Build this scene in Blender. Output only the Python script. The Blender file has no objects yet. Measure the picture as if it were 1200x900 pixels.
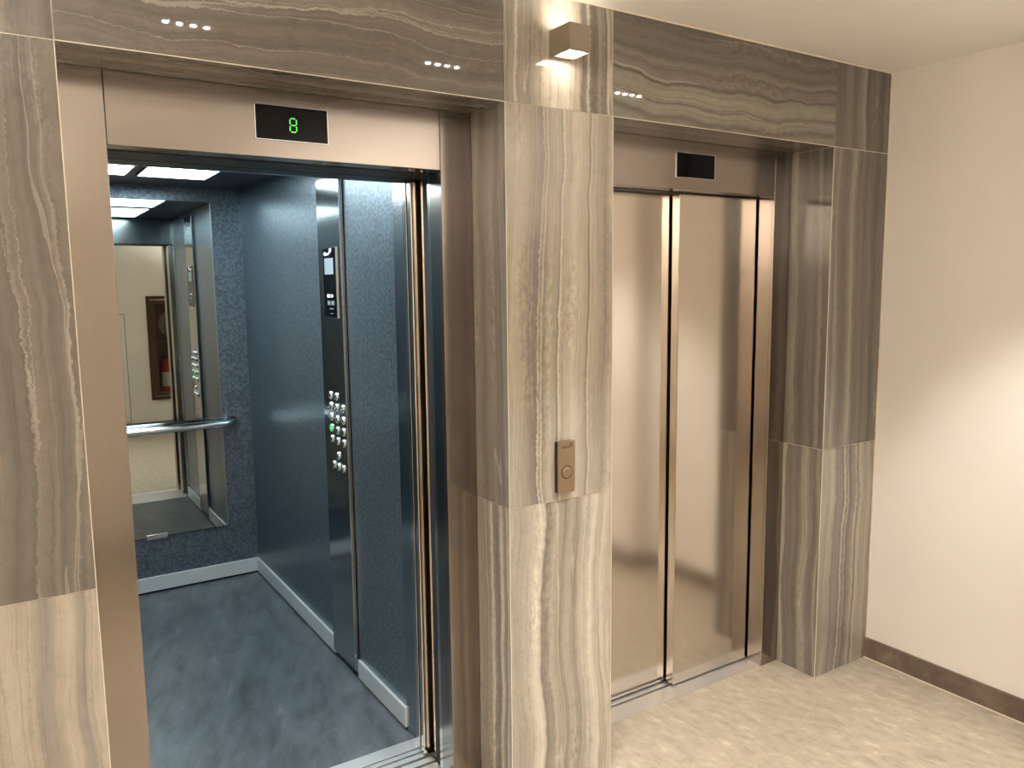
import bpy, bmesh, math, random
from mathutils import Matrix, Vector

random.seed(7)
S = bpy.context.scene
COL = S.collection
W = 2.9945          # right wall
CEIL = 2.5
HEAD = 2.18         # underside of the stone header
JOINT = 0.98        # stone joint height
DEEP = 0.195        # depth of the stone reveals
BACK = -3.0         # wall opposite the lifts
LEFT = -2.3


# ------------------------------------------------------------------ helpers
def lin(c):
    return tuple(((v / 255) / 12.92 if v / 255 <= .04045 else ((v / 255 + .055) / 1.055) ** 2.4) for v in c[:3]) + (1.0,)


def bx(bm, x0, x1, y0, y1, z0, z1, mi=0):
    v = [bm.verts.new(p) for p in ((x0, y0, z0), (x1, y0, z0), (x1, y1, z0), (x0, y1, z0),
                                   (x0, y0, z1), (x1, y0, z1), (x1, y1, z1), (x0, y1, z1))]
    fs = []
    for i in ((0, 3, 2, 1), (4, 5, 6, 7), (0, 1, 5, 4), (1, 2, 6, 5), (2, 3, 7, 6), (3, 0, 4, 7)):
        f = bm.faces.new([v[k] for k in i])
        f.material_index = mi
        fs.append(f)
    return fs


def cyl(bm, c, axis, r, h, seg=32, r2=None, mi=0):
    """closed cylinder from c along axis (unit Vector) of length h"""
    axis = Vector(axis).normalized()
    q = Vector((0, 0, 1)).rotation_difference(axis).to_matrix()
    r2 = r if r2 is None else r2
    a, b = [], []
    for k in range(seg):
        t = 2 * math.pi * k / seg
        a.append(bm.verts.new(Vector(c) + q @ Vector((r * math.cos(t), r * math.sin(t), 0))))
        b.append(bm.verts.new(Vector(c) + q @ Vector((r2 * math.cos(t), r2 * math.sin(t), h))))
    fs = [bm.faces.new(a[::-1]), bm.faces.new(b)]
    for k in range(seg):
        f = bm.faces.new((a[k], a[(k + 1) % seg], b[(k + 1) % seg], b[k]))
        f.smooth = True
        fs.append(f)
    for f in fs:
        f.material_index = mi


def lathe(bm, c, axis, prof, seg=32):
    """prof: list of (radius, height) along axis"""
    axis = Vector(axis).normalized()
    q = Vector((0, 0, 1)).rotation_difference(axis).to_matrix()
    rings = []
    for r, h in prof:
        if r < 1e-6:
            rings.append([bm.verts.new(Vector(c) + q @ Vector((0, 0, h)))])
        else:
            rings.append([bm.verts.new(Vector(c) + q @ Vector((r * math.cos(2 * math.pi * k / seg),
                                                             r * math.sin(2 * math.pi * k / seg), h))) for k in range(seg)])
    for a, b in zip(rings[:-1], rings[1:]):
        for k in range(seg):
            l = (k + 1) % seg
            if len(a) == 1 and len(b) == 1:
                continue
            if len(a) == 1:
                f = bm.faces.new((a[0], b[l], b[k]))
            elif len(b) == 1:
                f = bm.faces.new((a[k], a[l], b[0]))
            else:
                f = bm.faces.new((a[k], a[l], b[l], b[k]))
            f.smooth = True


def tube(bm, pts, r, seg=20):
    pts = [Vector(p) for p in pts]
    rings = []
    up = None
    for i, p in enumerate(pts):
        t = (pts[min(i + 1, len(pts) - 1)] - pts[max(i - 1, 0)]).normalized()
        if up is None:
            up = Vector((0, 0, 1)) if abs(t.z) < .9 else Vector((1, 0, 0))
        s = t.cross(up).normalized()
        u = s.cross(t).normalized()
        rings.append([bm.verts.new(p + r * (math.cos(2 * math.pi * k / seg) * s + math.sin(2 * math.pi * k / seg) * u)) for k in range(seg)])
    for a, b in zip(rings[:-1], rings[1:]):
        for k in range(seg):
            f = bm.faces.new((a[k], a[(k + 1) % seg], b[(k + 1) % seg], b[k]))
            f.smooth = True
    bm.faces.new(rings[0][::-1])
    bm.faces.new(rings[-1])


def obj(name, bm, mats, parent=None, bevel=0.0, origin=None):
    bmesh.ops.recalc_face_normals(bm, faces=bm.faces)
    me = bpy.data.meshes.new(name)
    bm.to_mesh(me)
    bm.free()
    for m in (mats if isinstance(mats, (list, tuple)) else [mats]):
        me.materials.append(m)
    o = bpy.data.objects.new(name, me)
    COL.objects.link(o)
    if parent is not None:
        o.parent = parent
        o.matrix_parent_inverse = Matrix.Translation(parent.location).inverted()
    if bevel:
        b = o.modifiers.new('bevel', 'BEVEL')
        b.width = bevel
        b.segments = 2
        b.limit_method = 'ANGLE'
        b.harden_normals = False
    return o


def boxes(name, lst, mats, parent=None, bevel=0.0):
    bm = bmesh.new()
    for b in lst:
        bx(bm, *b)
    return obj(name, bm, mats, parent, bevel)


def tag(o, label, cat, group=None):
    o['label'] = label
    o['category'] = cat
    if group:
        o['group'] = group
    return o


def thing(name, label, cat, loc, group=None):
    o = bpy.data.objects.new(name, None)
    o.empty_display_size = .05
    o.location = loc
    COL.objects.link(o)
    return tag(o, label, cat, group)


def struct(o):
    o['kind'] = 'structure'
    return o


# ---------------------------------------------------------------- materials
def mat(name):
    m = bpy.data.materials.new(name)
    m.use_nodes = True
    nt = m.node_tree
    p = nt.nodes['Principled BSDF']
    return m, nt, p


def plain(name, rgb, rough=.5, metal=0.0, emit=None, strength=0.0, ior=1.5, spec=None):
    m, nt, p = mat(name)
    p.inputs['Base Color'].default_value = lin(rgb)
    p.inputs['Roughness'].default_value = rough
    p.inputs['Metallic'].default_value = metal
    p.inputs['IOR'].default_value = ior
    if spec is not None:
        p.inputs['Specular IOR Level'].default_value = spec
    if emit:
        p.inputs['Emission Color'].default_value = lin(emit)
        p.inputs['Emission Strength'].default_value = strength
    return m


def N(nt, t, **kw):
    n = nt.nodes.new(t)
    for k, v in kw.items():
        setattr(n, k, v)
    return n


def math_(nt, op, a, b=None, c=None):
    n = N(nt, 'ShaderNodeMath', operation=op)
    for i, v in enumerate((a, b, c)):
        if v is None:
            continue
        if isinstance(v, (int, float)):
            n.inputs[i].default_value = v
        else:
            nt.links.new(v, n.inputs[i])
    return n.outputs[0]


def noise(nt, vec, scale, detail=2.0, rough=.5):
    n = N(nt, 'ShaderNodeTexNoise')
    n.inputs['Scale'].default_value = scale
    n.inputs['Detail'].default_value = detail
    n.inputs['Roughness'].default_value = rough
    nt.links.new(vec, n.inputs['Vector'])
    return n.outputs['Fac']


def comb(nt, x, y, z=0.0):
    n = N(nt, 'ShaderNodeCombineXYZ')
    for i, v in enumerate((x, y, z)):
        if isinstance(v, (int, float)):
            n.inputs[i].default_value = v
        else:
            nt.links.new(v, n.inputs[i])
    return n.outputs[0]


def mixc(nt, fac, a, b, mode='MIX'):
    n = N(nt, 'ShaderNodeMix', data_type='RGBA', blend_type=mode)
    if isinstance(fac, (int, float)):
        n.inputs[0].default_value = fac
    else:
        nt.links.new(fac, n.inputs[0])
    for s, v in ((6, a), (7, b)):
        if isinstance(v, tuple):
            n.inputs[s].default_value = v
        else:
            nt.links.new(v, n.inputs[s])
    return n.outputs[2]


def ramp(nt, fac, stops, interp='LINEAR'):
    n = N(nt, 'ShaderNodeValToRGB')
    cr = n.color_ramp
    cr.interpolation = interp
    while len(cr.elements) < len(stops):
        cr.elements.new(.5)
    for e, (p, c) in zip(cr.elements, stops):
        e.position = p
        e.color = c
    nt.links.new(fac, n.inputs[0])
    return n.outputs[0]


# palette of the veined stone
P = dict(d=(97, 90, 84), D=(113, 106, 98), m=(127, 119, 110), M=(140, 132, 121), g=(144, 139, 125), G=(156, 150, 135),
         l=(156, 148, 134), L=(170, 161, 147), X=(188, 179, 165), W=(208, 200, 187), p=(134, 126, 120))


def stone(name, stops, width, seed, warp=.045, jag=.018, tint=1.0):
    """polished onyx-like porcelain: UV.x runs across the grain (0..1), UV.y along it in metres"""
    m, nt, p = mat(name)
    uv = N(nt, 'ShaderNodeUVMap', uv_map='grain')
    sp = N(nt, 'ShaderNodeSeparateXYZ')
    nt.links.new(uv.outputs[0], sp.inputs[0])
    um = math_(nt, 'MULTIPLY', sp.outputs[0], width)
    v = sp.outputs[1]
    k = 1 / width
    w1 = noise(nt, comb(nt, math_(nt, 'MULTIPLY', um, 1.4), math_(nt, 'MULTIPLY', v, 1.7), seed), 1.0, 1.0)
    w2 = noise(nt, comb(nt, math_(nt, 'MULTIPLY', um, 5), math_(nt, 'MULTIPLY', v, 7.5), seed + 3), 1.0, 2.0)
    w3 = noise(nt, comb(nt, math_(nt, 'MULTIPLY', um, 60), math_(nt, 'MULTIPLY', v, 60), seed + 6), 1.0, 4.0, .75)
    a = math_(nt, 'MULTIPLY_ADD', math_(nt, 'SUBTRACT', w1, .5), warp * 2.6 * k, sp.outputs[0])
    b = math_(nt, 'MULTIPLY_ADD', math_(nt, 'SUBTRACT', w2, .5), warp * .62 * k, a)
    # jaggedness only in some bands
    jm = noise(nt, comb(nt, math_(nt, 'MULTIPLY', b, 6 * width / .4), .3, seed + 9), 1.0, 1.0)
    jm = math_(nt, 'MULTIPLY', math_(nt, 'GREATER_THAN', jm, .5), jag * .9 * k)
    c = math_(nt, 'MULTIPLY_ADD', math_(nt, 'SUBTRACT', w3, .5), jm, b)
    base = ramp(nt, c, [(s, lin(P[q] if isinstance(q, str) else q)) for s, q in stops])
    # fine parallel striations
    cs = math_(nt, 'MULTIPLY', c, width)
    s1 = noise(nt, comb(nt, math_(nt, 'MULTIPLY', cs, 120), math_(nt, 'MULTIPLY', v, 2.2), seed + 12), 1.0, 4.0, .7)
    g1 = ramp(nt, s1, [(.38, (.66, .64, .62, 1)), (.48, (1, 1, 1, 1)), (.62, (1.0, 1.0, 1.0, 1)), (.70, (1.18, 1.17, 1.15, 1))])
    base = mixc(nt, .55, base, g1, 'MULTIPLY')
    s4 = noise(nt, comb(nt, math_(nt, 'MULTIPLY', cs, 42), math_(nt, 'MULTIPLY', v, .9), seed + 15), 1.0, 5.0, .75)
    base = mixc(nt, .5, base, ramp(nt, s4, [(.32, (.70, .68, .66, 1)), (.52, (1, 1, 1, 1)), (.70, (1.12, 1.11, 1.09, 1))]), 'MULTIPLY')
    # thin pale veins
    s2 = noise(nt, comb(nt, math_(nt, 'MULTIPLY', cs, 17), math_(nt, 'MULTIPLY', v, .35), seed + 20), 1.0, 1.0)
    vein = math_(nt, 'LESS_THAN', math_(nt, 'ABSOLUTE', math_(nt, 'SUBTRACT', s2, .56)), .0045)
    base = mixc(nt, math_(nt, 'MULTIPLY', vein, .35), base, lin(P['W']))
    s3 = math_(nt, 'LESS_THAN', math_(nt, 'ABSOLUTE', math_(nt, 'SUBTRACT', s2, .45)), .005)
    base = mixc(nt, math_(nt, 'MULTIPLY', s3, .25), base, lin(P['d']))
    # clouding
    cl = noise(nt, comb(nt, math_(nt, 'MULTIPLY', um, 42), math_(nt, 'MULTIPLY', v, 30), seed + 30), 1.0, 5.0, .8)
    cl = ramp(nt, cl, [(.30, (.80, .79, .78, 1)), (.52, (1, 1, 1, 1)), (.75, (1.06, 1.06, 1.05, 1))])
    base = mixc(nt, .8, base, cl, 'MULTIPLY')
    # crystalline patches, drawn out along the grain
    cm = noise(nt, comb(nt, math_(nt, 'MULTIPLY', cs, 11), math_(nt, 'MULTIPLY', v, 1.1), seed + 41), 1.0, 2.0)
    cm = ramp(nt, cm, [(.56, (0, 0, 0, 1)), (.63, (1, 1, 1, 1))])
    cx = noise(nt, comb(nt, math_(nt, 'MULTIPLY', um, 75), math_(nt, 'MULTIPLY', v, 38), seed + 44), 1.0, 5.0, .7)
    cc = ramp(nt, cx, [(.36, (.66, .63, .60, 1)), (.50, (1, 1, 1, 1)), (.60, (1.25, 1.23, 1.2, 1))])
    base = mixc(nt, math_(nt, 'MULTIPLY', cm, .75), base, mixc(nt, 1.0, base, cc, 'MULTIPLY'))
    if tint != 1.0:
        base = mixc(nt, 1.0, base, (tint, tint, tint, 1), 'MULTIPLY')
    nt.links.new(base, p.inputs['Base Color'])
    p.inputs['Roughness'].default_value = .03
    p.inputs['IOR'].default_value = 1.5
    return m


def paint(name, rgb, rough=.6):
    m, nt, p = mat(name)
    tc = N(nt, 'ShaderNodeTexCoord')
    n = noise(nt, tc.outputs['Object'], 2.2, 3)
    a, b = lin(rgb), lin(tuple(int(c * .96) for c in rgb))
    nt.links.new(mixc(nt, n, a, b), p.inputs['Base Color'])
    p.inputs['Roughness'].default_value = rough
    n2 = noise(nt, tc.outputs['Object'], 260, 2)
    bp = N(nt, 'ShaderNodeBump')
    bp.inputs['Strength'].default_value = .04
    nt.links.new(n2, bp.inputs['Height'])
    nt.links.new(bp.outputs[0], p.inputs['Normal'])
    return m


def steel(name, rgb, rough=.17, brush='z', var=.06):
    m, nt, p = mat(name)
    tc = N(nt, 'ShaderNodeTexCoord')
    mp = N(nt, 'ShaderNodeMapping')
    mp.inputs['Scale'].default_value = {'z': (900, 900, 4), 'x': (4, 900, 900), 'y': (900, 4, 900)}[brush]
    nt.links.new(tc.outputs['Object'], mp.inputs[0])
    n = noise(nt, mp.outputs[0], 1.0, 2)
    p.inputs['Metallic'].default_value = 1
    c = lin(rgb)
    c2 = tuple(v * .9 for v in c[:3]) + (1,)
    nt.links.new(mixc(nt, n, c, c2), p.inputs['Base Color'])
    nt.links.new(math_(nt, 'MULTIPLY_ADD', n, var, rough - var / 2), p.inputs['Roughness'])
    return m


def skinplate(name, lo, hi, rough=.36, metal=.55):
    """embossed dark coated sheet: leathery mottling with a matching relief"""
    m, nt, p = mat(name)
    tc = N(nt, 'ShaderNodeTexCoord')
    n = noise(nt, tc.outputs['Object'], 80, 2.5, .55)
    f = ramp(nt, n, [(.40, lin(lo)), (.58, lin(hi))])
    nt.links.new(f, p.inputs['Base Color'])
    p.inputs['Roughness'].default_value = rough
    p.inputs['Metallic'].default_value = metal
    mp = N(nt, 'ShaderNodeMapping')
    mp.inputs['Scale'].default_value = (1, 1, .45)
    nt.links.new(tc.outputs['Object'], mp.inputs[0])
    n2 = noise(nt, mp.outputs[0], 150, 2)
    bp = N(nt, 'ShaderNodeBump')
    bp.inputs['Strength'].default_value = .22
    bp.inputs['Distance'].default_value = .003
    nt.links.new(n2, bp.inputs['Height'])
    nt.links.new(bp.outputs[0], p.inputs['Normal'])
    return m


def slate(name, stops, sc=(9, 2.6, 9), rough=.35, fine=.25, bump=.1, joints=None, angle=0.0):
    """stone-look flooring streaked along one direction"""
    m, nt, p = mat(name)
    tc = N(nt, 'ShaderNodeTexCoord')
    mp = N(nt, 'ShaderNodeMapping')
    mp.inputs['Rotation'].default_value = (0, 0, angle)
    mp2 = N(nt, 'ShaderNodeMapping')
    mp2.inputs['Scale'].default_value = sc
    nt.links.new(tc.outputs['Object'], mp.inputs[0])
    nt.links.new(mp.outputs[0], mp2.inputs[0])
    w = N(nt, 'ShaderNodeTexNoise')
    w.inputs['Scale'].default_value = .7
    w.inputs['Detail'].default_value = 3
    nt.links.new(mp2.outputs[0], w.inputs['Vector'])
    va = N(nt, 'ShaderNodeVectorMath', operation='MULTIPLY_ADD')
    nt.links.new(w.outputs['Color'], va.inputs[0])
    va.inputs[1].default_value = (1.8, 1.8, 1.8)
    nt.links.new(mp2.outputs[0], va.inputs[2])
    n = noise(nt, va.outputs[0], 1.0, 6, .62)
    col = ramp(nt, n, [(s, lin(c)) for s, c in stops])
    n2 = noise(nt, va.outputs[0], 5.5, 4, .7)
    col = mixc(nt, fine, col, ramp(nt, n2, [(.3, (.72, .72, .72, 1)), (.62, (1, 1, 1, 1))]), 'MULTIPLY')
    if joints:
        br = N(nt, 'ShaderNodeTexBrick')
        br.offset = .5
        br.inputs['Scale'].default_value = 1
        br.inputs['Mortar Size'].default_value = .0016
        br.inputs['Mortar Smooth'].default_value = .2
        br.inputs['Brick Width'].default_value = joints[0]
        br.inputs['Row Height'].default_value = joints[1]
        br.inputs['Color1'].default_value = (1, 1, 1, 1)
        br.inputs['Color2'].default_value = (.95, .945, .94, 1)
        br.inputs['Mortar'].default_value = (.84, .83, .81, 1)
        mb = N(nt, 'ShaderNodeMapping')
        mb.inputs['Rotation'].default_value = (0, 0, math.pi / 2)
        mb.inputs['Location'].default_value = (.31, 1.655, 0)
        nt.links.new(tc.outputs['Object'], mb.inputs[0])
        nt.links.new(mb.outputs[0], br.inputs['Vector'])
        col = mixc(nt, 1.0, col, br.outputs['Color'], 'MULTIPLY')
    nt.links.new(col, p.inputs['Base Color'])
    nt.links.new(math_(nt, 'MULTIPLY_ADD', n2, .15, rough - .07), p.inputs['Roughness'])
    bp = N(nt, 'ShaderNodeBump')
    bp.inputs['Strength'].default_value = bump
    bp.inputs['Distance'].default_value = .002
    nt.links.new(n2, bp.inputs['Height'])
    nt.links.new(bp.outputs[0], p.inputs['Normal'])
    return m


M_wall = paint('cream_paint', (235, 229, 220))
M_ceil = paint('ceiling_paint', (243, 239, 232), .7)
M_floor = slate('beige_stone_floor', [(.25, (136, 124, 108)), (.45, (158, 146, 129)), (.58, (166, 154, 136)), (.76, (192, 180, 162))],
                sc=(30, 14, 9), rough=.4, fine=.5, bump=.06, joints=(1.2, .6), angle=math.radians(-14))
M_skirt = slate('brown_stone_skirting', [(.3, (74, 62, 52)), (.55, (100, 86, 74)), (.75, (120, 106, 92))], sc=(14, 14, 14), rough=.3)
M_grout = plain('grout', (206, 196, 176), .8)
M_trimmetal = plain('edge_trim_metal', (222, 213, 199), .35, .3)
M_seal = plain('sealant', (222, 208, 188), .6)
M_steel = steel('warm_brushed_steel', (220, 212, 202), .15)
M_steelx = steel('warm_brushed_steel_header', (156, 147, 140), .2, 'x')
M_jamb = steel('jamb_steel', (163, 154, 146), .18)
M_cool = steel('cool_brushed_steel', (176, 182, 186), .2)
M_cop = steel('operating_panel_steel', (172, 177, 178), .13)
M_alu = plain('aluminium', (200, 205, 206), .35, .35)
M_sill = plain('sill_aluminium', (212, 210, 208), .38, .85)
M_groove = plain('sill_groove', (20, 18, 18), .7)
M_black = plain('black_plastic', (14, 13, 14), .4)
M_glassblack = plain('black_display_glass', (8, 9, 13), .05, 0, ior=1.5, spec=.12)
M_green = plain('green_dot', (20, 90, 20), .4, 0, (110, 255, 90), 1.3)
M_mirror = plain('mirror_glass', (164, 171, 168), .008, 1.0)
M_chrome = plain('polished_stainless', (214, 218, 220), .12, 1.0)
M_wallplate = skinplate('dark_embossed_plate', (78, 90, 99), (104, 119, 128), .32, .66)
M_cabceil = plain('dark_blue_ceiling', (28, 40, 60), .35, .2)
M_cabfloor = slate('dark_grey_slate_vinyl', [(.28, (50, 55, 58)), (.48, (74, 80, 84)), (.62, (84, 90, 95)), (.8, (110, 116, 120))],
                   sc=(16, 5.5, 9), rough=.34, fine=.45, bump=.08, angle=math.radians(22))
M_panel_light = plain('white_light_diffuser', (255, 255, 255), .5, 0, (230, 246, 253), 13.8)
M_lightframe = plain('dark_light_frame', (40, 44, 50), .4, .5)
M_lamp = plain('taupe_painted_metal', (116, 105, 88), .45)
M_lens = plain('warm_lamp_lens', (255, 250, 240), .4, 0, (255, 245, 228), 22.0)
M_led = plain('downlight_led_lens', (255, 250, 240), .4, 0, (255, 244, 228), 320.0)
M_fill = plain('added_fill_lens', (255, 250, 242), .3, 0, (255, 248, 240), 245.0)  # glow of the added fill uplighters
M_fill2 = plain('added_fill_lens_bright', (255, 250, 242), .3, 0, (255, 248, 240), 720.0)
M_white = plain('white_metal', (232, 226, 216), .4)
M_gapshade = plain('black_gap_shade', (10, 10, 10), .8)
M_icon = plain('white_icon_print', (220, 226, 226), .5, 0, (220, 235, 235), .35)
M_icongrey = plain('grey_icon_print', (110, 116, 118), .5)
M_lcd = plain('grey_screen', (128, 138, 144), .2, 0, (150, 165, 175), .15)
M_btn = plain('polished_button', (224, 226, 224), .12, 1.0)
M_btngreen = plain('lit_green_button', (40, 130, 70), .2, 0, (40, 200, 100), .55)
M_bronze = plain('dark_bronze_frame', (84, 62, 50), .35, .6)
M_bronzein = plain('brown_cabinet_lining', (92, 72, 58), .6)
M_red = plain('red_enamel', (176, 26, 30), .25)
M_label = plain('white_paper_label', (214, 210, 200), .6)
M_hose = plain('off_white_canvas_hose', (140, 132, 124), .8)
M_textdark = plain('dark_engraving', (52, 42, 32), .6)
M_plate = steel('call_plate_steel', (178, 158, 134), .3)
M_shaft = plain('shaft_concrete', (60, 58, 56), .9)

mg, ntg, pg = mat('clear_cabinet_glass')
pg.inputs['Base Color'].default_value = (1, 1, 1, 1)
pg.inputs['Roughness'].default_value = .02
pg.inputs['Transmission Weight'].default_value = 1.0
pg.inputs['IOR'].default_value = 1.45
M_glass = mg

# ------------------------------------------------------------ the stone wall
stones = {}


def T(key, stops, width, seed, **kw):
    stones[key] = stone('veined_stone_' + key, stops, width, seed, **kw)


T('left_low', [(0, 'L'), (.5, 'l'), (.60, 'L'), (.68, 'l'), (.74, 'p'), (.79, 'M'), (.82, 'L'), (.88, 'L'), (.91, 'M'), (.94, 'p'), (.97, 'l'), (1, 'L')], .42, 1.3, warp=.03, tint=0.84)
T('left_mid', [(0, 'm'), (.4, 'l'), (.58, 'M'), (.64, 'D'), (.69, 'm'), (.725, 'D'), (.732, 'l'), (.74, 'M'), (.80, 'm'), (.83, 'M'), (.86, 'D'), (.88, 'm'), (.92, 'M'), (.928, 'L'), (.936, 'm'), (1, 'M')], .42, 5.1, warp=.04, jag=.03, tint=0.5)
T('left_top', [(0, 'm'), (.5, 'M'), (.7, 'm'), (.8, 'l'), (.85, 'm'), (.95, 'M'), (1, 'm')], .42, 8.2, tint=0.53)
T('mid_low', [(0, 'L'), (.08, 'l'), (.16, 'L'), (.22, 'X'), (.27, 'W'), (.30, 'X'), (.32, 'm'), (.36, 'M'), (.42, 'L'), (.46, 'l'), (.52, 'M'), (.56, 'L'), (.62, 'l'), (.66, 'M'),
              (.70, 'L'), (.735, 'X'), (.75, 'L'), (.82, 'W'), (.87, 'L'), (.93, 'X'), (1, 'L')], .402, 11.7, jag=.03, warp=.04, tint=.88)
T('mid_mid', [(0, 'l'), (.05, 'L'), (.12, 'l'), (.18, 'M'), (.24, 'm'), (.275, 'D'), (.29, 'X'), (.305, 'D'), (.32, 'X'), (.335, 'm'), (.36, 'l'), (.40, 'L'), (.45, 'G'), (.475, 'D'),
              (.485, 'W'), (.51, 'l'), (.55, 'L'), (.62, 'X'), (.70, 'L'), (.75, 'l'), (.765, 'D'), (.775, 'X'), (.80, 'L'), (.86, 'l'), (.93, 'M'), (1, 'L')], .402, 15.2, jag=.03, warp=.035, tint=.94)
T('mid_top', [(0, 'm'), (.06, 'M'), (.08, 'X'), (.10, 'M'), (.2, 'm'), (.28, 'l'), (.4, 'X'), (.55, 'X'), (.66, 'L'), (.69, 'D'), (.73, 'm'), (.75, 'X'), (.77, 'D'), (.82, 'd'),
              (.86, 'M'), (.90, 'D'), (.93, 'D'), (.95, 'X'), (.97, 'M'), (1, 'l')], .402, 21.4, jag=.025, warp=.03)
T('right_low', [(0, 'l'), (.08, 'g'), (.15, 'L'), (.24, 'm'), (.32, 'p'), (.38, 'D'), (.41, 'X'), (.44, 'D'), (.47, 'l'), (.50, 'D'), (.58, 'M'), (.64, 'L'), (.67, 'D'), (.70, 'L'),
                (.80, 'l'), (.88, 'L'), (.94, 'M'), (1, 'g')], .357, 26.5, jag=.035, warp=.04, tint=0.86)
T('right_mid', [(0, 'G'), (.07, 'm'), (.12, 'G'), (.18, 'm'), (.26, 'D'), (.33, 'm'), (.38, 'G'), (.42, 'L'), (.45, 'g'), (.50, 'D'), (.58, 'm'), (.66, 'D'), (.74, 'm'), (.80, 'D'),
                (.85, 'd'), (.88, 'D'), (.95, 'm'), (1, 'D')], .357, 31.8, jag=.025, warp=.03, tint=0.68)
T('right_top', [(0, 'm'), (.1, 'D'), (.2, 'm'), (.3, 'M'), (.36, 'D'), (.5, 'g'), (.56, 'L'), (.6, 'd'), (.7, 'm'), (.8, 'D'), (.88, 'd'), (.94, 'm'), (1, 'D')], .357, 36.1, warp=.03, tint=0.64)
T('head_left', [(0, 'm'), (.07, 'D'), (.13, 'm'), (.2, 'D'), (.27, 'm'), (.34, 'D'), (.41, 'm'), (.455, 'm'), (.465, 'X'), (.475, 'M'), (.55, 'M'), (.66, 'm'), (.76, 'D'), (.83, 'm'),
                (.90, 'D'), (.915, 'X'), (.93, 'm'), (1, 'D')], .32, 41.3, warp=.055, jag=.02, tint=0.6)
T('head_right', [(0, 'g'), (.06, 'D'), (.10, 'g'), (.17, 'G'), (.22, 'D'), (.26, 'G'), (.36, 'G'), (.42, 'g'), (.45, 'd'), (.48, 'M'), (.55, 'p'), (.60, 'D'), (.65, 'M'), (.72, 'D'),
                 (.80, 'm'), (.86, 'D'), (.93, 'm'), (1, 'D')], .32, 46.9, warp=.07, jag=.015, tint=0.66)
T('rev_mid_low', [(0, 'M'), (.2, 'm'), (.38, 'M'), (.46, 'X'), (.52, 'm'), (.66, 'D'), (.75, 'X'), (.80, 'M'), (.86, 'D'), (.92, 'L'), (1, 'm')], .195, 52.4, jag=.02, warp=.02, tint=.95)
T('rev_mid_mid', [(0, 'm'), (.15, 'M'), (.3, 'D'), (.42, 'm'), (.6, 'M'), (.7, 'm'), (.82, 'D'), (.92, 'M'), (1, 'm')], .195, 57.4, warp=.02, tint=0.74)
T('rev_right_low', [(0, 'G'), (.08, 'X'), (.14, 'm'), (.3, 'p'), (.45, 'D'), (.55, 'G'), (.66, 'L'), (.74, 'm'), (.88, 'D'), (.95, 'G'), (1, 'm')], .195, 61.9, warp=.03, tint=0.76)
T('rev_right_mid', [(0, 'm'), (.10, 'G'), (.18, 'L'), (.24, 'm'), (.4, 'D'), (.55, 'p'), (.68, 'D'), (.78, 'G'), (.84, 'D'), (1, 'm')], .195, 66.2, warp=.02, jag=.02, tint=0.62)
T('rev_plain', [(0, 'm'), (.2, 'M'), (.4, 'D'), (.6, 'M'), (.8, 'm'), (1, 'l')], .195, 70.0, warp=.02, tint=.85)
T('soffit', [(0, 'M'), (.2, 'm'), (.45, 'l'), (.6, 'D'), (.8, 'M'), (1, 'm')], .195, 75.0, warp=.03, tint=0.7)
keys = list(stones)
stone_mats = [stones[k] for k in keys] + [M_grout]

bm = bmesh.new()
uvl = bm.loops.layers.uv.new('grain')
J = .0011


def tile(key, x0, x1, y0, y1, z0, z1, across, flip=False, along='z'):
    """one slab; joints are left open by J on every visible side"""
    lo = {'x': x0, 'y': y0, 'z': z0}[across]
    hi = {'x': x1, 'y': y1, 'z': z1}[across]
    if across != 'y':
        fs = bx(bm, x0 + J, x1 - J, y0, y1, z0 + J, z1 - J, keys.index(key))
    elif along == 'z':
        fs = bx(bm, x0, x1, y0, y1, z0 + J, z1 - J, keys.index(key))
    else:
        fs = bx(bm, x0, x1, y0, y1, z0, z1, keys.index(key))
    for f in fs:
        for l in f.loops:
            c = l.vert.co
            a = ({'x': c.x, 'y': c.y, 'z': c.z}[across] - lo) / (hi - lo)
            l[uvl].uv = (1 - a if flip else a, {'x': c.x, 'z': c.z}[along])


XS = (-.42, 0.0, 1.1212, 1.5227, 2.637, W)
for x0, x1, n in ((XS[0], XS[1], 'left'), (XS[2], XS[3], 'mid'), (XS[4], XS[5], 'right')):
    tile(n + '_low', x0, x1, 0, .0014, 0, JOINT, 'x')
    tile(n + '_mid', x0, x1, 0, .0014, JOINT, HEAD, 'x')
    tile(n + '_top', x0, x1, 0, .0014, HEAD, CEIL, 'x')
tile('head_left', XS[1], XS[2], 0, .0014, HEAD, CEIL, 'z', along='x')
tile('head_right', XS[3], XS[4], 0, .0014, HEAD, CEIL, 'z', along='x')
for x, s, lo, hi in ((XS[1], -1, 'rev_plain', 'rev_plain'), (XS[2], 1, 'rev_mid_low', 'rev_mid_mid'),
                     (XS[3], -1, 'rev_plain', 'rev_plain'), (XS[4], 1, 'rev_right_low', 'rev_right_mid')):
    x0, x1 = (x, x + .012) if s > 0 else (x - .012, x)
    tile(lo, x0, x1, .0016, DEEP, 0, JOINT, 'y', True)
    tile(hi, x0, x1, .0016, DEEP, JOINT, HEAD, 'y', True)
for x0, x1 in ((XS[1], XS[2]), (XS[3], XS[4])):
    tile('soffit', x0, x1, .0016, DEEP, HEAD, HEAD + .012, 'y', along='x')
G_ = len(keys)
for x0, x1 in ((XS[0], XS[1]), (XS[2], XS[3]), (XS[4], XS[5])):      # grout bed and core behind the slabs
    bx(bm, x0 + .002, x1 - (.002 if x1 < W else 0), .0015, DEEP - .003, 0, CEIL, G_)
for x0, x1 in ((XS[1], XS[2]), (XS[3], XS[4])):
    bx(bm, x0 - .01, x1 + .01, .0015, DEEP - .003, HEAD + .002, CEIL, G_)
struct(obj('wall_front', bm, stone_mats))

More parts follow.
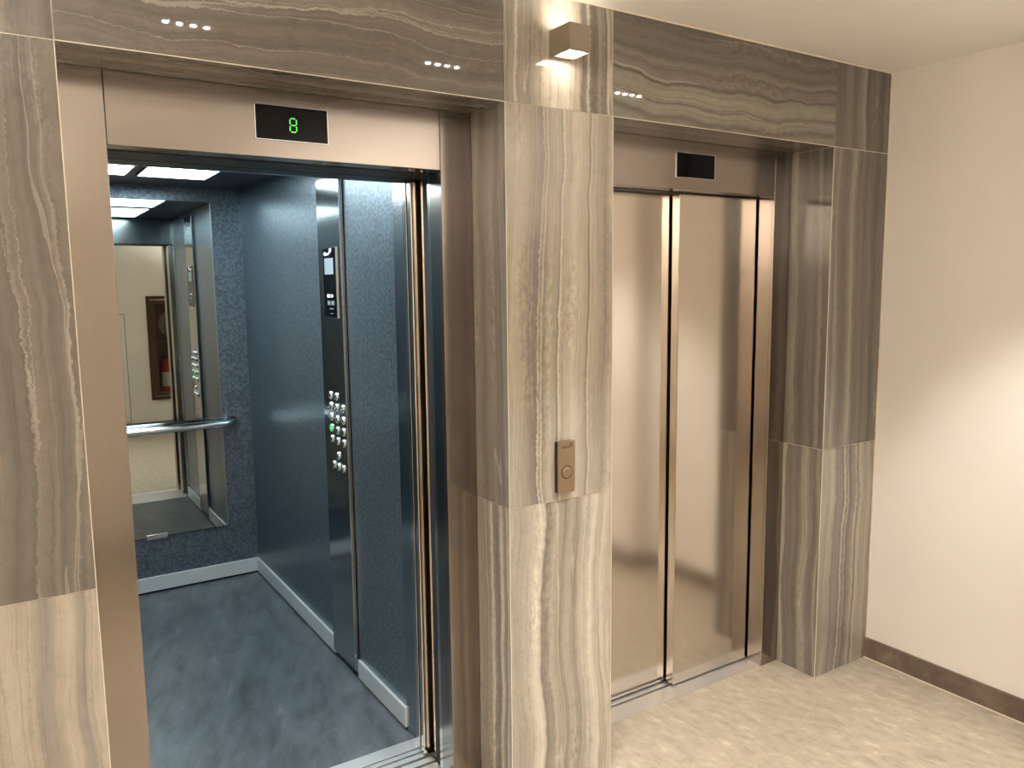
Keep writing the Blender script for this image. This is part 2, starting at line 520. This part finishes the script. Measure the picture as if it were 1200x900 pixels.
# metal edge strips around the two stone openings
for i, (x0, x1) in enumerate(((XS[1], XS[2]), (XS[3], XS[4]))):
    t = .0018
    struct(boxes(f'trim_{i + 1}', [(x0 - t / 2, x0 + t / 2, -.0008, .0015, 0, HEAD), (x1 - t / 2, x1 + t / 2, -.0008, .0015, 0, HEAD),
                                   (x0, x1, -.0008, .0015, HEAD - t / 2, HEAD + t / 2)], M_trimmetal))
struct(boxes('trim_3', [(XS[0], W, -.004, .0, CEIL - .004, CEIL), (W - .004, W, -.004, 0, .0, CEIL)], M_seal))

# ------------------------------------------------------------------ the room
struct(boxes('floor', [(LEFT - .15, W + .15, BACK - .25, DEEP + .01, -.12, 0)], M_floor))
struct(boxes('ceiling', [(LEFT - .15, W + .15, BACK - .25, .3, CEIL, CEIL + .12)], M_ceil))
PY = -.75          # pier on the right wall
PX = 2.872
struct(boxes('wall_right', [(W, W + .15, PY, .3, 0, CEIL), (PX, W + .15, BACK - .25, PY, 0, CEIL)], M_wall))
struct(boxes('baseboard_right', [(W - .012, W, PY + .012, -.001, 0, .091), (PX, W - .012, PY, PY + .012, 0, .091),
                                 (PX - .012, PX, BACK + .012, PY + .012, 0, .091)], M_skirt, bevel=.0015))
struct(boxes('trim_4', [(W - .0155, W - .012, PY + .012, -.001, 0, .003)], M_seal))
struct(boxes('wall_left', [(LEFT - .15, LEFT, BACK - .25, .3, 0, CEIL)], M_wall))
struct(boxes('baseboard_left', [(LEFT, LEFT + .012, BACK, 0, 0, .091)], M_skirt))
struct(boxes('wall_side', [(LEFT, XS[0], .002, .15, 0, CEIL)], M_wall))
# fire cabinet niche in the wall opposite
CX0, CX1, CZ0, CZ1 = 1.327, 1.985, .351, 1.584
ND = .17
struct(boxes('wall_back', [(LEFT, CX0 + .03, BACK - .2, BACK, 0, CEIL), (CX1 - .03, PX, BACK - .2, BACK, 0, CEIL),
                           (CX0 + .03, CX1 - .03, BACK - .2, BACK, 0, CZ0 + .03), (CX0 + .03, CX1 - .03, BACK - .2, BACK, CZ1 - .03, CEIL)], M_wall))
struct(boxes('baseboard_back', [(LEFT, PX - .012, BACK, BACK + .012, 0, .091)], M_skirt))

# concealed riser panel in the wall opposite
ap = thing('access_panel', 'flush white wall panel with thin dark joint beside the fire cabinet', 'access panel', (.78, BACK, .1))
boxes('panel', [(.485, 1.085, BACK + .0005, BACK + .006, .104, 1.374)], M_wall, ap)
boxes('joint_frame', [(.479, 1.091, BACK + .0004, BACK + .003, .098, 1.38)], plain('dark_joint', (70, 62, 54), .8), ap)

# fire cabinet
fc = thing('fire_cabinet', 'brown framed fire cabinet recessed in the cream wall, seen in the lift mirror', 'fire cabinet', ((CX0 + CX1) / 2, BACK, CZ0))
fw = .055
y0, y1 = BACK - .004, BACK + .022
boxes('frame', [(CX0, CX0 + fw, y0, y1, CZ0, CZ1), (CX1 - fw, CX1, y0, y1, CZ0, CZ1), (CX0 + fw, CX1 - fw, y0, y1, CZ0, CZ0 + fw),
                (CX0 + fw, CX1 - fw, y0, y1, CZ1 - fw, CZ1)], M_bronze, fc, .003)
a0, a1, b0, b1 = CX0 + .031, CX1 - .031, CZ0 + .031, CZ1 - .031
boxes('lining', [(a0, a1, BACK - ND, BACK - ND + .006, b0, b1), (a0, a0 + .006, BACK - ND, BACK - .005, b0, b1), (a1 - .006, a1, BACK - ND, BACK - .005, b0, b1),
                 (a0, a1, BACK - ND, BACK - .005, b0, b0 + .006), (a0, a1, BACK - ND, BACK - .005, b1 - .006, b1)], M_bronzein, fc)
boxes('shelf', [(a0 + .006, a1 - .006, BACK - ND + .006, BACK - .006, 1.02, 1.035)], M_bronzein, fc)
dr = boxes('door', [(CX0 + fw, CX0 + fw + .035, BACK + .004, BACK + .016, CZ0 + fw, CZ1 - fw), (CX1 - fw - .035, CX1 - fw, BACK + .004, BACK + .016, CZ0 + fw, CZ1 - fw),
                    (CX0 + fw, CX1 - fw, BACK + .004, BACK + .016, CZ0 + fw, CZ0 + fw + .035), (CX0 + fw, CX1 - fw, BACK + .004, BACK + .016, CZ1 - fw - .035, CZ1 - fw)], M_bronze, fc, .002)
boxes('pane', [(CX0 + fw + .03, CX1 - fw - .03, BACK + .008, BACK + .012, CZ0 + fw + .03, CZ1 - fw - .03)], M_glass, dr)
for z in (CZ1 - .046, CZ0 + .041):
    boxes('edge_strip', [(CX0 + .04, CX1 - .04, BACK + .0215, BACK + .025, z, z + .005)], M_trimmetal, fc)
boxes('handle', [(CX1 - fw - .025, CX1 - fw - .012, BACK + .0155, BACK + .035, .93, 1.03)], M_chrome, dr, .002)

ex = thing('fire_extinguisher', 'red fire extinguisher with white label standing in the lower half of the cabinet', 'fire extinguisher', (1.535, BACK - .09, b0 + .006))
bm = bmesh.new()
lathe(bm, (1.535, BACK - .09, b0 + .0065), (0, 0, 1), [(0, 0), (.062, 0), (.066, .006), (.066, .36), (.060, .395), (.040, .425), (.022, .44), (.022, .455), (0, .455)])
obj('cylinder_body', bm, M_red, ex)
bm = bmesh.new()
lathe(bm, (1.535, BACK - .09, b0 + .12), (0, 0, 1), [(.0655, 0), (.0672, .001), (.0672, .17), (.0655, .171)])
obj('paper_label', bm, M_label, ex)
bm = bmesh.new()
cyl(bm, (1.535, BACK - .09, b0 + .4615), (0, 0, 1), .014, .03)
bx(bm, 1.528, 1.60, BACK - .097, BACK - .083, b0 + .492, b0 + .502)
bx(bm, 1.53, 1.592, BACK - .096, BACK - .084, b0 + .474, b0 + .481)
obj('valve', bm, M_black, ex)
bm = bmesh.new()
tube(bm, [(1.535 - .013, BACK - .09, b0 + .478), (1.50, BACK - .09, b0 + .488), (1.468, BACK - .088, b0 + .46), (1.460, BACK - .085, b0 + .38), (1.459, BACK - .085, b0 + .2)], .0075, 12)
obj('discharge_hose', bm, M_black, ex)

hz = thing('fire_hose', 'grey coiled canvas hose hung in the upper half of the fire cabinet', 'fire hose', (1.63, BACK - .09, 1.035))
bm = bmesh.new()
pts = []
for k in range(240):
    t = k / 239
    a = t * 2 * math.pi * 6
    r = .045 + t * .12
    pts.append((1.63 + r * math.cos(a), BACK - .09, 1.25 + r * math.sin(a)))
tube(bm, pts, .0105, 10)
obj('coil', bm, M_hose, hz)
bm = bmesh.new()
cyl(bm, (1.63, BACK - ND + .007, 1.25), (0, 1, 0), .036, .11)
obj('hub', bm, M_bronze, hz)
boxes('cradle', [(1.61, 1.65, BACK - .12, BACK - .06, 1.0352, 1.076)], M_bronze, hz)

# ------------------------------------------------------- lift entrance steel
JL, JR = .1085, 1.0135            # clear opening of the left lift


def entrance(ox, label, cat='elevator entrance'):
    """steel lining recessed in one stone opening; ox shifts it along the wall"""
    w = XS[2] - XS[1] if ox == 0 else XS[4] - XS[3]
    a, b = (JL, JR) if ox == 0 else (1.6345, 2.5365)
    x0, x1 = (XS[1], XS[2]) if ox == 0 else (XS[3], XS[4])
    e = thing('elevator_entrance', label, cat, ((a + b) / 2, DEEP, 0), 'steel elevator entrances')
    g = .0015
    for s0, s1, r0, r1 in ((x0 + .0005, a, a - .016, a), (b, x1 - .0005, b, b + .016)):
        boxes('jamb', [(s0, s1, DEEP, DEEP + .012, 0.001, HEAD - .0005), (r0, r1, DEEP + .012, .272, .001, 2.005)], M_jamb, e, .001)
    boxes('header_panel', [(a + g, b - g, DEEP + .0005, DEEP + .012, 2.005, HEAD - .0005), (a + g, b - g, DEEP + .012, .272, 2.005, 2.017)], M_steelx, e, .001)
    for c in (a, b):
        boxes('shadow_gap_backing', [(c - .012, c + .012, DEEP + .0125, DEEP + .02, 2.018, HEAD - .001)], M_black, e)
    # threshold with two running grooves
    q = [(.2052, .291), (.303, .358), (.37, .398)]
    boxes('sill', [(a - .02, b + .02, u, v, -.045, .0012) for u, v in q], M_sill, e, .0008)
    boxes('sill_groove', [(a - .02, b + .02, .2055, .3978, -.05, -.02)], M_groove, e)
    boxes('track_cover', [(a - .1, b + .4, .274, .40, 2.0025, 2.12)], M_black if ox else plain('dark_track', (52, 48, 46), .45, .6), e)
    return e


E1 = entrance(0, 'steel framed entrance of the open lift, green 8 on its indicator')
E2 = entrance(1, 'steel framed entrance of the closed lift, its indicator dark')


def indicator(e, x0, x1, z0, z1, digit):
    f = boxes('floor_indicator', [(x0, x1, DEEP - .0015, DEEP + .0003, z0, z1)], M_glassblack, e)
    t = .0022
    boxes('bezel', [(x0 - t, x0, DEEP - .003, DEEP + .0003, z0 - t, z1 + t), (x1, x1 + t, DEEP - .003, DEEP + .0003, z0 - t, z1 + t),
                    (x0, x1, DEEP - .003, DEEP + .0003, z0 - t, z0), (x0, x1, DEEP - .003, DEEP + .0003, z1, z1 + t)], M_chrome, f)
    if digit:
        bm = bmesh.new()
        rows = ('.XXX.', 'X...X', 'X...X', 'X...X', '.XXX.', 'X...X', 'X...X', 'X...X', '.XXX.')
        p = .0044
        cx, cz = x0 + .515 * (x1 - x0), (z0 + z1) / 2 - .003
        for r, s in enumerate(rows):
            for c, ch in enumerate(s):
                if ch == 'X':
                    px, pz = cx + (c - 2) * p, cz + (4 - r) * p
                    bx(bm, px - .0014, px + .0014, DEEP - .0021, DEEP - .0014, pz - .0014, pz + .0014)
        obj('green_numeral', bm, M_green, f)


indicator(E1, .4655, .6615, 2.0515, 2.1395, True)
indicator(E2, 1.988, 2.184, 2.048, 2.136, False)

# landing doors: two telescopic leaves each
DT = 2.0005


def leaf(parent, x0, x1, y0, y1, bev=.0015):
    o = boxes('door_leaf', [(x0, x1, y0, y1, .007, DT)], M_steel, parent, bev)
    if bev > .004:
        o.modifiers['bevel'].segments = 5
        for f in o.data.polygons:
            f.use_smooth = False
    return o


dc = thing('elevator_door', 'closed two leaf stainless lift door under the dark indicator', 'elevator door', (2.09, .33, 0), 'landing doors')
leaf(dc, 2.0915, 2.565, .280, .319)
leaf(dc, 1.612, 2.12, .328, .360)
do = thing('elevator_door', 'open lift landing door slid aside, only its two leaf edges showing beside the right jamb', 'elevator door', (1.26, .33, 0), 'landing doors')
leaf(do, 1.028, 1.497, .280, .319)
leaf(do, 1.040, 1.530, .357, .387)
boxes('gap_shade_strip', [(1.0315, 1.06, .3195, .3555, .004, DT)], M_gapshade, do)  # black strip standing in for the shade in the gap between the leaves
cd = thing('elevator_door', 'brushed steel car door of the open lift, slid aside against the car front', 'elevator door', (1.3, .44, 0))
leaf(cd, 1.0115, 1.5, .408, .434, .004)
leaf(cd, 1.013, 1.53, .446, .472)

# --------------------------------------------------------------- the lift car
KX0, KX1, KY0, KY1, KZ = -.055, 1.040, .535, 2.63, 2.2
car = thing('elevator_car', 'dark blue grey lift car with slate floor behind the open door', 'elevator car', ((KX0 + KX1) / 2, KY0, 0))
boxes('car_floor', [(KX0 - .03, KX1 + .03, KY0, KY1 + .03, -.05, 0)], M_cabfloor, car)
boxes('back_wall', [(KX0 - .03, KX1 + .03, KY1, KY1 + .03, 0, KZ + .1)], M_wallplate, car)
boxes('side_wall', [(KX1, KX1 + .03, .60, KY1, 0, KZ + .1)], M_wallplate, car)
boxes('side_wall', [(KX0 - .03, KX0, .60, KY1, 0, KZ + .1)], M_wallplate, car)
boxes('front_return', [(KX1 - .004, KX1 + .06, .49, .60, .0, KZ + .1)], M_cool, car, .001)
boxes('front_return', [(KX0 - .06, KX0 + .12, .49, .535, .0, KZ + .1), (KX0 - .06, KX0 + .004, .535, .60, 0, KZ + .1)], M_cool, car, .001)
boxes('transom', [(KX0 + .12, KX1 - .004, .49, .535, 2.005, KZ + .1)], M_cool, car, .001)
boxes('car_ceiling', [(KX0 - .03, KX1 + .03, .49, KY1 + .03, KZ + .0, KZ + .04)], M_cabceil, car)
boxes('car_track', [(KX0 + .1, KX1 + .5, .404, .488, 2.002, 2.14)], M_black, car)
boxes('car_sill', [(KX0 + .1, 1.06, .412, .436, -.045, .001), (KX0 + .1, 1.06, .446, .466, -.045, .001), (KX0 + .1, 1.06, .474, .5345, -.045, .001)], M_sill, car, .0008)
boxes('sill_groove', [(KX0 + .1, 1.06, .4125, .53, -.05, -.02)], M_groove, car)
sk = .012
boxes('skirting', [(KX0, KX1, KY1 - sk, KY1, .012, .09), (KX1 - sk, KX1, .60, 1.066, .012, .09), (KX1 - sk, KX1, 1.342, KY1 - sk, .012, .09),
                   (KX0, KX0 + sk, .60, KY1 - sk, .012, .09)], M_alu, car, .001)
boxes('skirting_shadow_line', [(KX0, KX1, KY1 - .006, KY1, 0.0005, .012), (KX1 - .006, KX1, .60, KY1 - .006, .0005, .012)], M_black, car)  # black strips painting the shadow line under the skirting

# ceiling light panels
lights = [((.452, .765), (1.49, 2.20), 'white ceiling light panel on the right at the back of the lift car'),
          ((.10, .410), (1.49, 2.20), 'white ceiling light panel at the back of the lift car, partly hidden by the left jamb'),
          ((.452, .765), (.68, 1.40), 'white ceiling light panel at the front right of the lift car'),
          ((.10, .410), (.68, 1.40), 'white ceiling light panel at the front left of the lift car')]
for (x0, x1), (y0, y1), lb in lights:
    lp = thing('ceiling_light_panel', lb, 'ceiling light', ((x0 + x1) / 2, (y0 + y1) / 2, KZ), 'light panels in the lift car ceiling')
    t = .006
    ym = (y0 + y1) / 2
    boxes('frame', [(x0, x0 + t, y0, y1, KZ - .012, KZ - .0005), (x1 - t, x1, y0, y1, KZ - .012, KZ - .0005), (x0, x1, y0, y0 + t, KZ - .012, KZ - .0005),
                    (x0, x1, y1 - t, y1, KZ - .012, KZ - .0005), (x0, x1, ym - .003, ym + .003, KZ - .012, KZ - .0005)], M_lightframe, lp)
    boxes('diffuser', [(x0 + t, x1 - t, y0 + t, ym - .003, KZ - .009, KZ - .001), (x0 + t, x1 - t, ym + .003, y1 - t, KZ - .009, KZ - .001)], M_panel_light, lp)

# mirror with its clip
mi = thing('wall_mirror', 'tall frameless mirror on the back wall of the lift car', 'mirror', (.49, KY1, .31))
MX0, MX1, MZ0, MZ1 = .112, .872, .316, 2.124
boxes('glass', [(MX0, MX1, KY1 - .016, KY1 - .002, MZ0, MZ1)], M_mirror, mi)
boxes('polished_edge', [(MX1, MX1 + .0035, KY1 - .0165, KY1 - .002, MZ0, MZ1), (MX0 - .0035, MX0, KY1 - .0165, KY1 - .002, MZ0, MZ1)], M_chrome, mi)
boxes('lower_edge', [(MX0, MX1, KY1 - .015, KY1 - .0005, MZ0 - .004, MZ0)], M_black, mi)
boxes('upper_edge', [(MX0, MX1, KY1 - .015, KY1 - .0005, MZ1, MZ1 + .003)], M_black, mi)
for cx in (.50,):
    boxes('clip', [(cx - .053, cx + .053, KY1 - .021, KY1 - .0165, MZ0 - .008, MZ0 + .014), (cx - .053, cx + .053, KY1 - .021, KY1 - .0005, MZ0 - .012, MZ0 - .0045)], M_chrome, mi, .001)

# handrail
hr = thing('handrail', 'polished tubular handrail across the mirror in the lift car', 'handrail', (.49, KY1, .915))
RY, RZ, RR = 2.553, .912, .0195
bm = bmesh.new()
pts = []
for k in range(9):
    a = math.pi / 2 * k / 8
    pts.append((.065 - .045 * math.sin(a), RY + .045 - .045 * math.cos(a), RZ))
pts = [(.02, KY1 - .001, RZ)] + pts[::-1]
x = .065
pts += [(.065 + (.88 - .065) * k / 10, RY, RZ) for k in range(1, 11)]
for k in range(1, 9):
    a = math.pi / 2 * k / 8
    pts.append((.88 + .05 * math.sin(a), RY + .05 - .05 * math.cos(a), RZ))
pts.append((.93, KY1 - .001, RZ))
tube(bm, pts, RR, 24)
obj('rail', bm, M_chrome, hr)
for x in (.02, .93):
    bm = bmesh.new()
    cyl(bm, (x, KY1 - .006, RZ), (0, 1, 0), .03, .0055)
    obj('wall_flange', bm, M_black, hr)

# car operating panel on the right wall
cp = thing('car_operating_panel', 'full height steel operating panel on the right wall of the lift car', 'control panel', (KX1, 1.21, .035))
QY0, QY1, QX = 1.084, 1.341, KX1 - .016
boxes('face_plate', [(QX, KX1 - .0005, QY0, QY1, .035, 2.165)], M_cop, cp, .001)
boxes('edge_strip', [(QX - .001, KX1 - .0005, QY0 - .004, QY0 - .0005, .035, 2.165)], M_chrome, cp)
boxes('shadow_gap', [(KX1 - .006, KX1 - .0005, QY0 - .016, QY0 - .0045, .092, 2.165)], M_black, cp)
dp = boxes('display', [(QX - .003, QX - .0002, 1.130, 1.285, 1.536, 1.818)], M_glassblack, cp)
boxes('bezel', [(QX - .0045, QX - .0002, 1.1265, 1.130, 1.5325, 1.8215), (QX - .0045, QX - .0002, 1.285, 1.2885, 1.5325, 1.8215),
                (QX - .0045, QX - .0002, 1.130, 1.285, 1.5325, 1.536), (QX - .0045, QX - .0002, 1.130, 1.285, 1.818, 1.8215)], M_chrome, dp)
ix0, ix1 = QX - .0036, QX - .0029
boxes('screen', [(ix0, ix1, 1.160, 1.260, 1.712, 1.778)], M_lcd, dp)
bm = bmesh.new()                       # telephone handset mark
for k in range(14):
    a0, a1 = [math.radians(-150 + 165 * q / 14) for q in (k, k + 1)]
    ri, ro = .017, .027 + (.006 if k < 3 or k > 10 else 0)
    q = []
    for xx in (ix0, ix1):
        for a, r in ((a0, ri), (a1, ri), (a1, ro), (a0, ro)):
            # the mark opens to the upper left as the panel is read
            q.append(bm.verts.new((xx, 1.226 - r * math.cos(a) * 1.5, 1.8115 + r * math.sin(a) * .8)))
    for i in ((0, 1, 2, 3), (7, 6, 5, 4), (0, 4, 5, 1), (1, 5, 6, 2), (2, 6, 7, 3), (3, 7, 4, 0)):
        bm.faces.new([q[j] for j in i])
obj('handset_mark', bm, M_icon, dp)
boxes('upper_pictogram', [(ix0, ix1, 1.205, 1.240, 1.617, 1.630), (ix0, ix1, 1.182, 1.192, 1.617, 1.630), (ix0, ix1, 1.172, 1.182, 1.620, 1.627)], M_icon, dp)
boxes('lower_pictogram', [(ix0, ix1, 1.205, 1.238, 1.586, 1.603), (ix0, ix1, 1.160, 1.196, 1.586, 1.603)], M_icongrey, dp)
boxes('small_print', [(ix0, ix1, 1.175, 1.215, 1.568, 1.573), (ix0, ix1, 1.178, 1.212, 1.549, 1.552)], M_icongrey, dp)
C0, C1, C2 = 1.252, 1.184, 1.115
btns = [(C0, 1.204), (C1, 1.204), (C0, 1.158), (C1, 1.158), (C2, 1.161), (C0, 1.112), (C1, 1.109), (C2, 1.111), (C0, 1.063), (C1, 1.061), (C2, 1.064),
        (C0, 1.016), (C1, 1.015), (C2, 1.016), (C1, .953), (1.239, .905), (1.185, .905), (1.131, .905)]
for i, (y, z) in enumerate(btns):
    bm = bmesh.new()
    g = i == 8
    lathe(bm, (QX - .0002, y, z), (-1, 0, 0), [(.0172, 0), (.0172, .0035), (.0162, .005), (.0148, .005)])
    ring = obj('button_ring', bm, M_btn, cp)
    bm = bmesh.new()
    lathe(bm, (QX - .0002, y, z), (-1, 0, 0), [(.0146, 0), (.0146, .006), (.0125, .0072), (.006, .0065), (0, .0062)])
    cap = obj('button_cap', bm, M_btngreen if g else M_btn, ring)
    if g:
        ring['label'] = 'button with a lit green cap'

# ------------------------------------------------------------- landing pieces
ca = thing('call_station', 'small bronze toned call plate with one round button on the stone pillar', 'call button', (1.3225, 0, 1.09))
boxes('back_box', [(1.2915, 1.3535, -.0165, -.0005, 1.0085, 1.1705)], M_black, ca)
boxes('face_plate', [(1.290, 1.355, -.0205, -.0168, 1.0065, 1.1725)], M_plate, ca, .0008)
bm = bmesh.new()
lathe(bm, (1.3235, -.0206, 1.0735), (0, -1, 0), [(.0215, 0), (.0215, .001), (.0185, .0012), (.0185, 0)])
rg = obj('button_ring', bm, M_textdark, ca)
bm = bmesh.new()
lathe(bm, (1.3235, -.0206, 1.0735), (0, -1, 0), [(.0178, 0), (.0178, .003), (.0165, .0042), (.009, .0036), (0, .0034)])
obj('button_cap', bm, M_plate, rg)
bm = bmesh.new()                       # maker's mark: open rounded square beside a short dark word
lathe(bm, (1.3405, -.0206, 1.1590), (0, -1, 0), [(.0062, 0), (.0062, .0006), (.0034, .0006), (.0034, 0)], 20)
obj('ring_mark', bm, M_textdark, ca)


def word(name, s, loc, size, m, parent, rot=(math.pi / 2, 0, 0)):
    cu = bpy.data.curves.new(name, 'FONT')
    cu.body = s
    cu.size = size
    cu.extrude = .0003
    o = bpy.data.objects.new(name, cu)
    dg = None
    COL.objects.link(o)
    bpy.context.view_layer.update()
    me = bpy.data.meshes.new_from_object(o.evaluated_get(bpy.context.evaluated_depsgraph_get()))
    bpy.data.objects.remove(o)
    me.materials.clear()
    me.materials.append(m)
    n = bpy.data.objects.new(name, me)
    n.location = Vector(loc) - parent.location
    n.rotation_euler = rot
    n.parent = parent
    COL.objects.link(n)
    return n


word('maker_word', 'onera', (1.3035, -.0208, 1.1500), .0135, M_textdark, ca)

# up and down wall lamp
def wall_lamp(x, wall, side, label):
    """square up and down lamp; side -1 looks towards -y from the wall plane"""
    wl = thing('wall_lamp', label, 'wall lamp', (x, wall, 2.36), 'square up and down wall lamps')
    h, z0, z1, lt = .037, 2.3205, 2.397, .003
    f = lambda a, b: (min(wall + side * a, wall + side * b), max(wall + side * a, wall + side * b))
    boxes('housing', [(x - h, x - h + lt, *f(.0005, .1), z0, z1), (x + h - lt, x + h, *f(.0005, .1), z0, z1), (x - h + lt, x + h - lt, *f(.1 - lt, .1), z0, z1),
                      (x - h + lt, x + h - lt, *f(.0005, .022), z0, z1), (x - h + lt, x + h - lt, *f(.022, .1 - lt), z0 + .012, z1 - .012)], M_lamp, wl, .0006)
    boxes('lens', [(x - h + .009, x + h - .009, *f(.030, .089), z0 + .004, z0 + .0115)], M_lens, wl)
    boxes('lens', [(x - h + .009, x + h - .009, *f(.030, .089), z1 - .0115, z1 - .004)], M_lens, wl)
    return wl


wall_lamp(1.3145, 0, -1, 'taupe square up and down wall lamp high on the stone pillar between the lifts')
for x, lb in ((.25, 'added fill wall lamp, unseen, high on the wall opposite the open lift'), (2.25, 'added fill wall lamp, unseen, high on the wall opposite the closed lift'),
              (-1.6, 'added fill wall lamp, unseen, on the opposite wall behind the viewer')):
    wall_lamp(x, BACK, 1, lb)  # unseen copies of the pillar lamp, added for ambient fill

# four-spot ceiling downlights
ROWS = [(.435, -.815, 'slim four spot downlight before the open lift, mirrored in the left header stone'),
        (1.36, -.815, 'slim four spot downlight in the ceiling before the middle pillar, mirrored beside the wall lamp'),
        (2.295, -.815, 'slim four spot downlight before the closed lift, mirrored in the right header stone')]
SPOT = bpy.data.lights.new('downlight_beam', 'SPOT')
SPOT.energy = 26
SPOT.color = (1.0, .99, .96)
SPOT.spot_size = math.radians(76)
SPOT.spot_blend = .5
SPOT.shadow_soft_size = .011
for x, y, lb in ROWS:
    d = thing('ceiling_downlight', lb, 'ceiling light', (x, y, CEIL), 'four spot ceiling downlights')
    boxes('trim_plate', [(x - .085, x + .085, y - .0225, y - .0125, CEIL - .004, CEIL - .0002), (x - .085, x + .085, y + .0125, y + .0225, CEIL - .004, CEIL - .0002),
                         (x - .085, x - .074, y - .0125, y + .0125, CEIL - .004, CEIL - .0002), (x + .074, x + .085, y - .0125, y + .0125, CEIL - .004, CEIL - .0002)], M_white, d)
    boxes('baffle', [(x - .074, x + .074, y - .0125, y + .0125, CEIL - .002, CEIL - .0002)], M_black, d)
    for k in range(4):
        px = x + (k - 1.5) * .0415
        bm = bmesh.new()
        cyl(bm, (px, y, CEIL - .0032), (0, 0, 1), .0085, .001, 20)
        obj('led_lens', bm, M_led, d)
        o = bpy.data.objects.new('led_beam', SPOT)
        o.location = Vector((px, y, CEIL - .006)) - d.location
        o.parent = d
        COL.objects.link(o)

# added floor uplighters, out of view, that fill the lobby with ambient light
for x, y, lb in ((-1.75, -2.6, 'added fill uplighter, unseen, in the back corner behind the viewer'), (2.15, -2.45, 'added fill uplighter, unseen, in the corner opposite the closed lift'), (-1.25, -1.35, 'added fill uplighter, unseen, left of the open lift')):
    fl = thing('added_fill_lamp', lb, 'added fill lamp', (x, y, 0), 'added fill uplighters')
    bm = bmesh.new()
    lathe(bm, (x, y, .0005), (0, 0, 1), [(0, 0), (.15, 0), (.15, .012), (.13, .022), (.02, .03), (0, .03)])
    obj('base', bm, M_lamp, fl)
    bm = bmesh.new()
    cyl(bm, (x, y, .03), (0, 0, 1), .014, 1.66)
    obj('pole', bm, M_lamp, fl)
    bm = bmesh.new()
    lathe(bm, (x, y, 1.68), (0, 0, 1), [(0, 0), (.03, 0), (.10, .045), (.16, .12), (.156, .122), (.10, .06), (0, .05)])
    obj('bowl', bm, M_lamp, fl)
    bm = bmesh.new()
    cyl(bm, (x, y, 1.755), (0, 0, 1), .115, .006)
    obj('lens', bm, M_fill if x > 0 else M_fill2, fl)

# shaft behind the closed door, so that the gaps look into dark concrete
struct(boxes('wall_shaft', [(1.2, W + .15, .75, .8, -.1, CEIL), (1.55, 1.6, .42, .75, -.1, CEIL)], M_shaft))

# -------------------------------------------------------------- world, camera
wd = bpy.data.worlds.new('World')
S.world = wd
wd.use_nodes = True
wd.node_tree.nodes['Background'].inputs[0].default_value = (0, 0, 0, 1)
wd.node_tree.nodes['Background'].inputs[1].default_value = 0

yaw, pitch, roll = 0.5723059, -0.1229033, -0.0109780
cy, sy = math.cos(yaw), math.sin(yaw)
fwd = Vector((sy * math.cos(pitch), cy * math.cos(pitch), math.sin(pitch)))
rt = Vector((cy, -sy, 0))
up = rt.cross(fwd)
r2 = math.cos(roll) * rt + math.sin(roll) * up
u2 = -math.sin(roll) * rt + math.cos(roll) * up
cam = bpy.data.cameras.new('camera')
co = bpy.data.objects.new('camera', cam)
COL.objects.link(co)
co.matrix_world = Matrix(((r2.x, u2.x, -fwd.x, -.1428621), (r2.y, u2.y, -fwd.y, -1.9837058), (r2.z, u2.z, -fwd.z, 1.6563367), (0, 0, 0, 1)))
cam.sensor_width = 36
cam.lens = 930.613 / 1200 * 36
cam.clip_start = .02
S.camera = co

S.view_settings.view_transform = 'Standard'
S.view_settings.look = 'None'
S.view_settings.gamma = 1
S.view_settings.exposure = 0.46
S.view_settings.use_curve_mapping = False
S.cycles.use_denoising = True
S.cycles.max_bounces = 14
S.cycles.diffuse_bounces = 6
S.cycles.glossy_bounces = 8
S.cycles.transmission_bounces = 8
S.cycles.sample_clamp_indirect = 6
